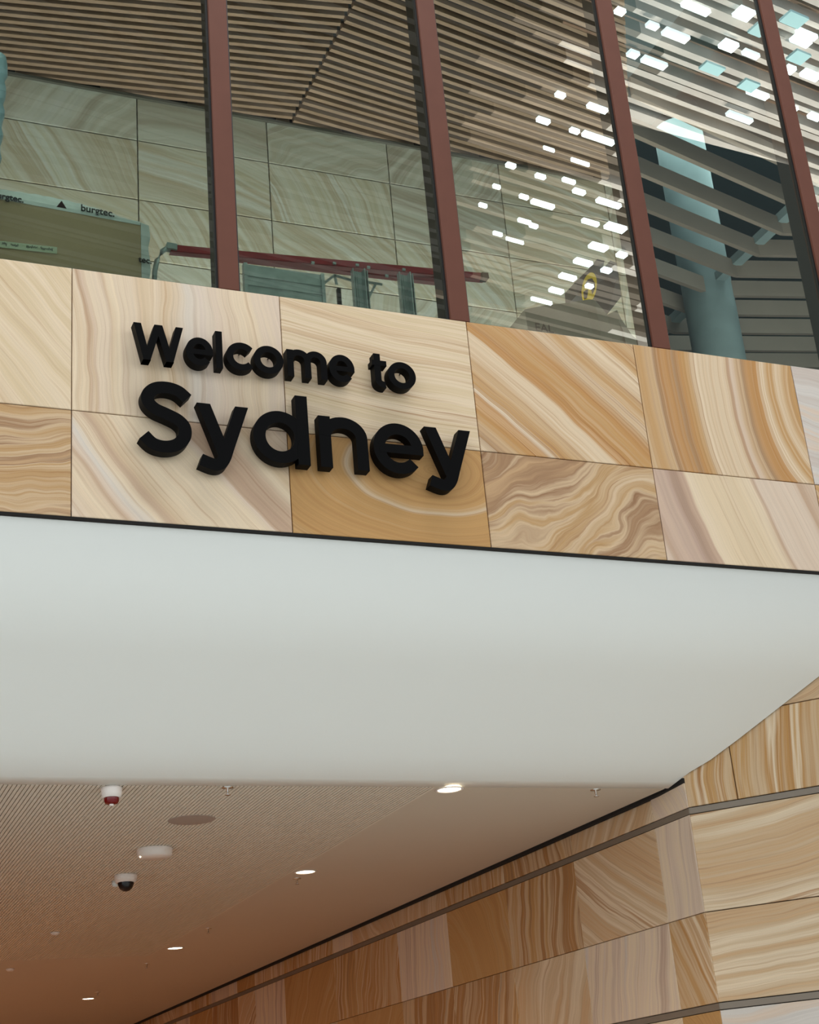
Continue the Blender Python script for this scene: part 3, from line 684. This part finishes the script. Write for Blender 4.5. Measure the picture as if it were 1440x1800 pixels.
# grey dust sheet over stacked goods
YD = 1.30*D
pc = on_y(1000, 590, YD); t = thing('dust_sheet', 'grey dust sheet draped over goods below the box with the yellow badge', 'dust sheet', (pc.x, YD, ZF))
def dp(px, py, dy=0): return on_y(px, py, YD+dy)-t.location
outline = [(922, 544), (955, 537), (1000, 532), (1030, 527), (1045, 526), (1068, 553), (1085, 545), (1092, 560), (1100, 572), (1112, 590), (1125, 600)]
bm = bmesh.new(); prev = None
for i, q in enumerate(outline):
    top = dp(*q, .0); low = top.copy(); low.z = .0; low.y -= .14; mid = dp(q[0]+4, q[1]+22, -.06-.02*math.sin(i*2))
    back_ = top+Vector((0, .40, -.02)); bl = back_.copy(); bl.z = 0
    ring = [bm.verts.new(p) for p in (low, mid, top, back_, bl)]
    if prev:
        for s_ in range(5): bm.faces.new((prev[s_], prev[(s_+1) % 5], ring[(s_+1) % 5], ring[s_]))
    else: bm.faces.new(ring)
    prev = ring
bm.faces.new(prev); ds = obj('sheet', bm, M_SHROUD, t)
text_mesh('EAL', .10, dp(941, 581, -.13), (1, 0, 0), (0, 0, 1), M_INK, ds, bold=.001)

# ------------------------------------------------------------------ atrium roof on the hall side, mirrored in the glazing
ZR = CAM.z+2.0*D; Y2 = 2*GY_
def rp(px, py, z=None):
    p = on_z(px, py, z or ZR); return Vector((p.x, Y2-p.y, p.z))
ya, yb = Y2-1.80*D, Y2-4.6*D
bm = bmesh.new(); box(bm, (-12, yb, ZR+.35), (26, ya, ZR+.5)); obj('ceiling', bm, M_RDARK, kind='structure', label='atrium roof deck')
bm = bmesh.new(); bt = math.tan(math.radians(9.4)); yv = 1.2*D; i = 0
rr = random.Random(11)
X0, X1 = -6., 25.
def xline(pa, pb, y):      # x on the roof line through two points at depth y
    return pa.x+(pb.x-pa.x)*(y-pa.y)/(pb.y-pa.y)
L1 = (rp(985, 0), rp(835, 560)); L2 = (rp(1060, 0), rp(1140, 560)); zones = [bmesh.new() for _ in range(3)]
while yv < 4.4*D:
    wd = rr.choice([.09, .11, .15]); zz = ZR+rr.choice([0, .06, .12])+.1
    P0, P1 = Vector((X0, Y2-yv, zz)), Vector((X1, Y2-(yv+(X1-X0)*bt), zz)); cuts = [0.]
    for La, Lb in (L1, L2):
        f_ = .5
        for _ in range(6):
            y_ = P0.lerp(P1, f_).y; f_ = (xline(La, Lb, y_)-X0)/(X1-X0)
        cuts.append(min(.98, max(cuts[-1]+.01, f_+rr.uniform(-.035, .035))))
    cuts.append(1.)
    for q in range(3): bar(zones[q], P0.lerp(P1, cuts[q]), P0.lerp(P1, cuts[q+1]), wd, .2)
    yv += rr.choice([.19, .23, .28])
for z_, m_, l_ in zip(zones, (M_RLOW, M_RMID, M_RBAT), ('shade-darkened', 'brown', 'pale')):  # light falloff across the roof is put into the batten colours
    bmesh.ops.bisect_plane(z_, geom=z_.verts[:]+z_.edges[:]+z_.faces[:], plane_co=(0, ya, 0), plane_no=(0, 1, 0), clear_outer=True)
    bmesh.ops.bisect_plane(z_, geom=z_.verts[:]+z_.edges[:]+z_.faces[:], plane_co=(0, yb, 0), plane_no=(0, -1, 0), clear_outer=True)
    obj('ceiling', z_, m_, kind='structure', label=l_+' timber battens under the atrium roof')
bm.free()
q0, q1 = rp(1010, 0), rp(860, 560); dn = (q1-q0); dn.z = 0  # dark slab added below the deck to keep left-hand reflections dim
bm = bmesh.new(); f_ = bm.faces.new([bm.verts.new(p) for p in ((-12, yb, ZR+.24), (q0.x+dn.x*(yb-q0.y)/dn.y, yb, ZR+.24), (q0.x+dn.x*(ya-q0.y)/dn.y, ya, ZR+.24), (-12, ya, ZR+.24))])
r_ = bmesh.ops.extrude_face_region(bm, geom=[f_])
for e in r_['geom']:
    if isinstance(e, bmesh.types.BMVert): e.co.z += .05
obj('ceiling', bm, M_RLOW, kind='structure', label='dark slab added under the atrium roof to dim reflections')
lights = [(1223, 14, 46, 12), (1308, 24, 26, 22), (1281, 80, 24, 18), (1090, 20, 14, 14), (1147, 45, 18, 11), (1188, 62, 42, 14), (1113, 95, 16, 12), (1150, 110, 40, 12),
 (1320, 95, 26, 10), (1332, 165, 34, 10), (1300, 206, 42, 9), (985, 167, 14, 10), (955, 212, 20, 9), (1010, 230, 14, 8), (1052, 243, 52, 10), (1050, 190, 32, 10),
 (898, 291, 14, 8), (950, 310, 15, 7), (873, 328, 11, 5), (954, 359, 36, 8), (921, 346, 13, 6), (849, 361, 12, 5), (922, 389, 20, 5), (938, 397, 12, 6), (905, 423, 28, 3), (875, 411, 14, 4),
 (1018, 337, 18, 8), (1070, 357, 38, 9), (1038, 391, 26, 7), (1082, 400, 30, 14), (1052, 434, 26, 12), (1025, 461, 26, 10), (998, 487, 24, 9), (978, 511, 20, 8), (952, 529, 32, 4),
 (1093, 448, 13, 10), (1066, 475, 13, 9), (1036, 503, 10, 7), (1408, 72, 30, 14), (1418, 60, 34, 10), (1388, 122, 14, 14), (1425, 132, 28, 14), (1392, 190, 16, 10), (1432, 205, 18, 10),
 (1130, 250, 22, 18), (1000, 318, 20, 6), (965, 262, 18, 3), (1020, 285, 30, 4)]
ORD = ('first second third fourth fifth sixth seventh eighth ninth tenth eleventh twelfth thirteenth fourteenth fifteenth sixteenth '
       'seventeenth eighteenth nineteenth twentieth').split()
ORD += ['twenty-'+q for q in ORD[:9]]+['thirtieth']+['thirty-'+q for q in ORD[:9]]
def bay_of(px): return 'third glazed bay' if px < 1100 else ('bay above the louvres' if px < 1375 else 'narrow bay at the right edge')
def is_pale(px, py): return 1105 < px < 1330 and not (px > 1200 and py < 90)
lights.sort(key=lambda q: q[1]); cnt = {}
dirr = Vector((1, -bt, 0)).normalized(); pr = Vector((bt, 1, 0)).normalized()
for (px, py, wpx, hpx) in lights:  # glowing boxes stand in for sky seen through roof openings
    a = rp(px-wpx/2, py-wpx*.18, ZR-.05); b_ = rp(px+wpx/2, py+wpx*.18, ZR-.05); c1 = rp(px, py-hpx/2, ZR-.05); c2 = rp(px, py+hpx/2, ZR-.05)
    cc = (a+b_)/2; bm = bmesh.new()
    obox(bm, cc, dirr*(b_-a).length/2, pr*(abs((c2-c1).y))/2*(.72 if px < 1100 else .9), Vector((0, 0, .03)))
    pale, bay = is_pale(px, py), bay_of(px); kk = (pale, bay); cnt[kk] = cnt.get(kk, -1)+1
    o = obj('rooflight', bm, M_ROOFP if pale else M_ROOFL, label='%s rooflight in the %s, %s from the top' % ('pale sky-glow' if pale else 'white sky-glow', bay, ORD[cnt[kk]]),
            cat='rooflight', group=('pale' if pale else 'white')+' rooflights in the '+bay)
for (px, py, wpx, hpx), s_ in zip(((1334, 52, 22, 24), (1252, 120, 34, 18), (1316, 150, 26, 20), (1396, 34, 34, 26), (1404, 100, 26, 24)), ('upper one left of the last mullion', 'leftmost of them', 'lowest one left of the last mullion', 'upper one right of the last mullion', 'lower one right of the last mullion')):
    a = rp(px-wpx/2, py-wpx*.18, ZR-.3); b_ = rp(px+wpx/2, py+wpx*.18, ZR-.3); c1 = rp(px, py-hpx/2, ZR-.3); c2 = rp(px, py+hpx/2, ZR-.3)
    bm = bmesh.new(); obox(bm, (a+b_)/2, dirr*(b_-a).length/2, pr*(abs((c2-c1).y))/2*.9, Vector((0, 0, .02)))
    obj('glass_baffle', bm, M_RTEAL, label='pale blue hanging glass baffle mirrored in the glazing, '+s_, cat='baffle', group='glass baffles under the atrium roof')
# dark slab added on the hall side to block roof reflections over the louvres
YT = 1.75*D
qa = on_y(1108, 217, YT); qb = ray(1420, 298); qb = CAM+qb*((qa.z-CAM.z)/qb.z)
A = Vector((qa.x, Y2-qa.y, 0)); B = Vector((qb.x, Y2-qb.y, 0)); e = (B-A); Ln = e.length; e.normalize(); n_ = Vector((-e.y, e.x, 0)); n_ = n_ if n_.y < 0 else -n_
bm = bmesh.new(); obox(bm, (A+B)/2+n_*.12+Vector((0, 0, qa.z/2)), e*Ln/2, n_*.12, Vector((0, 0, qa.z/2)))
obj('wall_reflection_blocker', bm, M_DARK, kind='structure', label='dark slab added on the hall side to block roof reflections')

# ------------------------------------------------------------------ raised lettering
YF = D*.9857; TH = .062
def arc(cx, cz, rx, rz, a0, a1, n=28): return [(cx+rx*math.cos(math.radians(a0+(a1-a0)*i/n)), cz+rz*math.sin(math.radians(a0+(a1-a0)*i/n))) for i in range(n+1)]
def cat_rom(P_, n=10):
    out = []; Q = [P_[0]]+list(P_)+[P_[-1]]
    for i in range(1, len(Q)-2):
        for j in range(n):
            t_ = j/n; r = []
            for c_ in (0, 1):
                a, b, c, d = Q[i-1][c_], Q[i][c_], Q[i+1][c_], Q[i+2][c_]
                r.append(.5*((2*b)+(-a+c)*t_+(2*a-5*b+4*c-d)*t_*t_+(-a+3*b-3*c+d)*t_**3))
            out.append(tuple(r))
    out.append(P_[-1]); return out
def stroke(bm, pts, w_, closed=False, cut0=None, cut1=None, eps=0.):
    """ribbon of width w_ extruded to the letter's depth; cut0/cut1 = 'h' for flat horizontal ends"""
    n = len(pts); Lf, Rt = [], []
    for i in range(n):
        if closed: a, b = pts[(i-1) % n], pts[(i+1) % n]
        else: a, b = pts[max(i-1, 0)], pts[min(i+1, n-1)]
        dx_, dz_ = b[0]-a[0], b[1]-a[1]; l = math.hypot(dx_, dz_); nx, nz = -dz_/l*w_/2, dx_/l*w_/2
        p = pts[i]
        if (i == 0 and cut0 == 'h') or (i == n-1 and cut1 == 'h'):
            hw = abs(w_/2*l/dz_); sg = 1 if nx > 0 else -1
            Lf.append((p[0]+sg*hw, p[1])); Rt.append((p[0]-sg*hw, p[1]))
        else: Lf.append((p[0]+nx, p[1]+nz)); Rt.append((p[0]-nx, p[1]-nz))
    def V3(q, y): return bm.verts.new((q[0]*D, y, q[1]*D))
    F_ = [(V3(a, -eps), V3(b, -eps)) for a, b in zip(Lf, Rt)]; B_ = [(V3(a, TH), V3(b, TH)) for a, b in zip(Lf, Rt)]
    for i in range(n if closed else n-1):
        j = (i+1) % n
        bm.faces.new((F_[i][0], F_[j][0], F_[j][1], F_[i][1])); bm.faces.new((B_[i][0], B_[i][1], B_[j][1], B_[j][0]))
        bm.faces.new((F_[i][0], B_[i][0], B_[j][0], F_[j][0])); bm.faces.new((F_[i][1], F_[j][1], B_[j][1], B_[i][1]))
    if not closed:
        for i in (0, n-1): bm.faces.new((F_[i][0], F_[i][1], B_[i][1], B_[i][0]))
def letter(ch, word_label, strokes, group):
    bm = bmesh.new()
    for i, s_ in enumerate(strokes): stroke(bm, s_[0], s_[1], **(dict(s_[2]) if len(s_) > 2 else {}), eps=.0004*i)
    cx = sum(v.co.x for v in bm.verts)/len(bm.verts); cz = min(v.co.z for v in bm.verts)
    for v in bm.verts: v.co.x -= cx; v.co.z -= cz
    o = obj('sign_letter', bm, M_BLACK, label=word_label, cat='letter', group=group)
    o.location = (cx, YF, cz+CAM.z)
    xs_ = [v.co for v in o.data.vertices]
    for fx, fz in ((.3, .70), (.7, .85)):
        tgt = Vector((min(c_.x for c_ in xs_)*(1-fx)+max(c_.x for c_ in xs_)*fx, 0, max(c_.z for c_ in xs_)*fz))
        near = min(((Vector((p.center.x, 0, p.center.z))-tgt).length, p.index) for p in o.data.polygons if p.normal.y > .5)[1]
        cpt = o.data.polygons[near].center
        bm = bmesh.new(); tube(bm, [(cpt.x, TH-.004, cpt.z), (cpt.x, D-YF+.002, cpt.z)], .004, 8)   # stand-off pin to the stone
        obj('pin', bm, M_GASK, o)
    return o
def e_shape(cx, cz, rx, rz, w_):
    ix, iz = rx-w_/2, rz-w_/2
    return [(arc(cx, cz, ix, iz, 0, 318, 44), w_), ([(cx-ix, cz-w_*.05), (cx+rx-w_*.02, cz-w_*.05)], w_*.78)]
def y_shape(xl, xr, zb_, zx, zd, w_):
    xm = xl+(xr-xl)*.50; hw = w_*.56
    hook = cat_rom([(xr-hw, zx), (xm+.0008*w_/.0098, zb_+.002*w_/.0098), (xm-.0038*w_/.0098, zb_-.0048*w_/.0098), (xm-.0086*w_/.0098, zd+w_*.50), (xl+.0030*w_/.0098, zd+w_*.72)], 8)
    # keep the arm straight above the baseline
    arm = [(xr-hw+(xm-(xr-hw))*i/6, zx+(zb_-zx)*i/6) for i in range(6)]
    tail = cat_rom([arm[-1], (xm, zb_), (xm-.0035, zb_-.0052), (xm-.0085, zd+w_*.52), (xl+.0022, zd+w_*.85)], 8)[1:]
    return [([(xl+hw, zx), (xm+.0004, zb_+.0012)], w_, {'cut0': 'h'}), (arm+tail, w_, {'cut0': 'h'})]
b1, x1, c1 = .5582, .5828, .5894; W1 = .0056; g1 = 'raised black letters of Welcome to'
zc1 = (b1+x1)/2; rz1 = (x1-b1)/2
def wl(n, of): return 'small black raised letter %s, %s' % (n, of)
hw = .0032
letter('W', wl('W', 'capital that starts the word Welcome'), [([(.2325, c1), (.2397, b1)], W1, {'cut0': 'h', 'cut1': 'h'}), ([(.2394, b1), (.2486, c1)], W1, {'cut0': 'h', 'cut1': 'h'}),
        ([(.2490, c1), (.2574, b1)], W1, {'cut0': 'h', 'cut1': 'h'}), ([(.2571, b1), (.2652, c1)], W1, {'cut0': 'h', 'cut1': 'h'})], g1)
letter('e', wl('e', 'second letter of Welcome beside the W'), e_shape(.2806, zc1, .0108, rz1, W1), g1)
letter('l', wl('l', 'tall straight stroke in Welcome'), [([(.2963, b1), (.2963, .5905)], W1*.95)], g1)
letter('c', wl('c', 'between the l and the o of Welcome'), [(arc(.3142, zc1, .0124-W1/2, rz1-W1/2, 42, 318, 36), W1)], g1)
letter('o', wl('o', 'inside the word Welcome'), [(arc(.3361, zc1, .0122-W1/2, rz1-W1/2, 0, 352.5, 47), W1, {'closed': True})], g1)
mw = .0054
letter('m', wl('m', 'with three legs in Welcome'), [([(.3540, b1), (.3540, x1-.0006)], mw), (arc(.3612, x1-.0092, .0072, .0066, 178, 0, 18)+[(.3684, b1)], mw), (arc(.3750, x1-.0092, .0068, .0066, 178, 0, 18)+[(.3818, b1)], mw)], g1)
letter('e', wl('e', 'last letter of Welcome'), e_shape(.3972, zc1, .0108, rz1, W1), g1)
letter('t', wl('t', 'that starts the word to'), [([(.4282, .5880), (.4282, b1+.0062)]+arc(.4330, b1+.0062, .0048, .0042, 180, 285, 10), W1), ([(.4236, x1-.0032), (.4362, x1-.0032)], .0046)], g1)
letter('o', wl('o', 'that ends the word to'), [(arc(.4492, zc1, .0122-W1/2, rz1-W1/2, 0, 352.5, 47), W1, {'closed': True})], g1)
b2, x2, t2, dsc = .4820, .5262, .5415, .4706; W2 = .0098; g2 = 'large raised black letters of Sydney'
zc2 = (b2+x2)/2; rz2 = (x2-b2)/2
def sl(n, of): return 'large black raised letter %s, %s' % (n, of)
letter('S', sl('S', 'capital that starts the word Sydney'), [(cat_rom([(.2698, .5285), (.2630, .5342), (.2540, .5362), (.2455, .5345), (.2400, .5290), (.2400, .5228), (.2450, .5175), (.2540, .5138), (.2625, .5098), (.2672, .5040), (.2668, .4960), (.2610, .4892), (.2520, .4866), (.2430, .4885), (.2362, .4948)], 8), W2)], g2)
letter('y', sl('y', 'just after the big S'), y_shape(.2768, .3178, b2, x2, dsc, W2), g2)
letter('d', sl('d', 'tall stem in the middle of Sydney'), [(arc(.3422, zc2, .0216-W2/2, rz2-W2/2, 0, 352.5, 47), W2, {'closed': True}), ([(.3608, b2), (.3608, t2)], W2)], g2)
letter('n', sl('n', 'arched, right of the d in Sydney'), [([(.3790, b2), (.3790, x2)], W2), (arc(.3942, x2-.0172, .0152, .0126, 178, 0, 20)+[(.4094, b2)], W2)], g2)
letter('e', sl('e', 'between the n and the final y of Sydney'), e_shape(.4405, zc2, .0214, rz2, W2), g2)
letter('y', sl('y', 'that ends the word Sydney'), y_shape(.4640, .5055, b2, x2, dsc, W2), g2)

# ------------------------------------------------------------------ ceiling fixtures in the passage
ZL = ZC-.010
def cpt(px, py): p = on_z(px, py, ZL); return Vector((p.x, p.y, ZL))
dl = [((790, 1387), 'nearest the white bulkhead'), ((537, 1532), 'second from the bulkhead'), ((308, 1666), 'third from the bulkhead'), ((155, 1755), 'deepest in the passage')]
for (px, py), s_ in dl:
    t = thing('downlight', 'glowing round recessed downlight '+s_, 'downlight', cpt(px, py), 'row of downlights in the passage ceiling')
    bm = bmesh.new(); lathe(bm, [(.075, -.001), (.090, -.001), (.092, -.006), (.080, -.009), (.074, -.004)], n=32); obj('trim_ring', bm, M_FIXW, t)
    bm = bmesh.new(); lathe(bm, [(0, -.003), (.074, -.003), (.076, -.001), (0, -.001)], n=32); obj('lens', bm, M_LAMP, t)
    l = bpy.data.lights.new('downlight_lamp', 'SPOT'); l.energy = 30; l.color = (1, .80, .60); l.spot_size = math.radians(130); l.spot_blend = .6; l.shadow_soft_size = .06
    o = bpy.data.objects.new('downlight_lamp', l); C.objects.link(o); o.parent = t; o.location = (0, 0, -.03)
for y_ in (13, 17, 21, 25, 28):
    area('passage_lamp', (0, y_, ZC-.1), (0, y_, 0), .6, .6, 55, (1, .80, .62))
sp_l = ['just behind the bulkhead, left of the first downlight', 'at the far right close to the stone wall', 'beside the second downlight', 'between the second and third downlights', 'between the third and fourth downlights', 'by the deepest downlight']
for (px, py), s_ in zip(((400, 1384), (1047, 1388), (522, 1544), (366, 1632), (258, 1694), (172, 1744)), sp_l):
    t = thing('sprinkler', 'small fire sprinkler head '+s_, 'sprinkler', cpt(px, py), 'sprinkler heads in the passage ceiling')
    bm = bmesh.new(); lathe(bm, [(.035, 0), (.035, -.004), (.008, -.006), (.008, -.03), (.004, -.03), (.004, -.045)], n=16); obj('body', bm, M_CHROME, t)
    bm = bmesh.new(); lathe(bm, [(0, -.044), (.018, -.044), (.018, -.047), (0, -.047)], n=12); obj('deflector', bm, M_CHROME, t)
t = thing('alarm_beacon', 'white drum alarm beacon with a dark red lens under the ceiling edge', 'alarm', cpt(196, 1384))
bm = bmesh.new(); lathe(bm, [(0, 0), (.060, 0), (.062, -.012), (.056, -.062), (0, -.062)]); obj('base', bm, M_FIXW, t)
bm = bmesh.new(); lathe(bm, [(.044, -.060), (.044, -.080), (.036, -.096), (.014, -.100), (0, -.100)]); obj('lens', bm, M_REDL, t)
bm = bmesh.new(); lathe(bm, [(.014, -.099), (.012, -.108), (0, -.110)]); obj('tip', bm, M_FIXW, t)
t = thing('ceiling_speaker', 'flat round grey speaker grille in the slotted ceiling', 'speaker', cpt(337, 1441))
bm = bmesh.new(); lathe(bm, [(0, -.004), (.145, -.004), (.152, -.003), (.155, 0)]); obj('grille', bm, mat('grille_grey', lin(168, 150, 138), .7), t)
t = thing('access_point', 'shallow white drum unit between the speaker and the camera dome', 'wireless unit', cpt(272, 1492))
bm = bmesh.new(); lathe(bm, [(0, 0), (.125, 0), (.128, -.006), (.118, -.052), (.105, -.062), (0, -.064)]); obj('shell', bm, M_FIXW, t)
bm = bmesh.new(); lathe(bm, [(0, -.055), (.006, -.058), (0, -.066)], c=(-.108, -.02, .0), n=12); obj('indicator', bm, M_LAMP, t)
t = thing('dome_camera', 'white security camera with a black dome lens under the slotted ceiling', 'camera', cpt(221, 1538))
bm = bmesh.new(); lathe(bm, [(0, 0), (.085, 0), (.088, -.01), (.076, -.058), (0, -.058)]); obj('base', bm, M_FIXW, t)
bm = bmesh.new(); lathe(bm, [(.062, -.056), (.060, -.075), (.046, -.104), (.026, -.120), (0, -.125)]); obj('dome', bm, M_DOME, t)
t2_ = thing('motion_sensor', 'tiny clear plastic sensor stuck beside the black dome camera', 'sensor', cpt(203, 1549))
bm = bmesh.new(); lathe(bm, [(0, 0), (.028, 0), (.030, -.02), (.022, -.040), (0, -.046)]); obj('shell', bm, M_PLAST, t2_)
for (px, py), s_ in zip(((97, 1639), (18, 1703)), ('in the slotted lining left of the third downlight', 'at the left edge past the slotted lining')):
    t = thing('smoke_detector', 'tiny white detector '+s_, 'detector', cpt(px, py), 'tiny detectors deep in the passage ceiling')
    bm = bmesh.new(); lathe(bm, [(0, 0), (.045, 0), (.045, -.01), (.03, -.025), (0, -.028)]); obj('base', bm, M_FIXW, t)
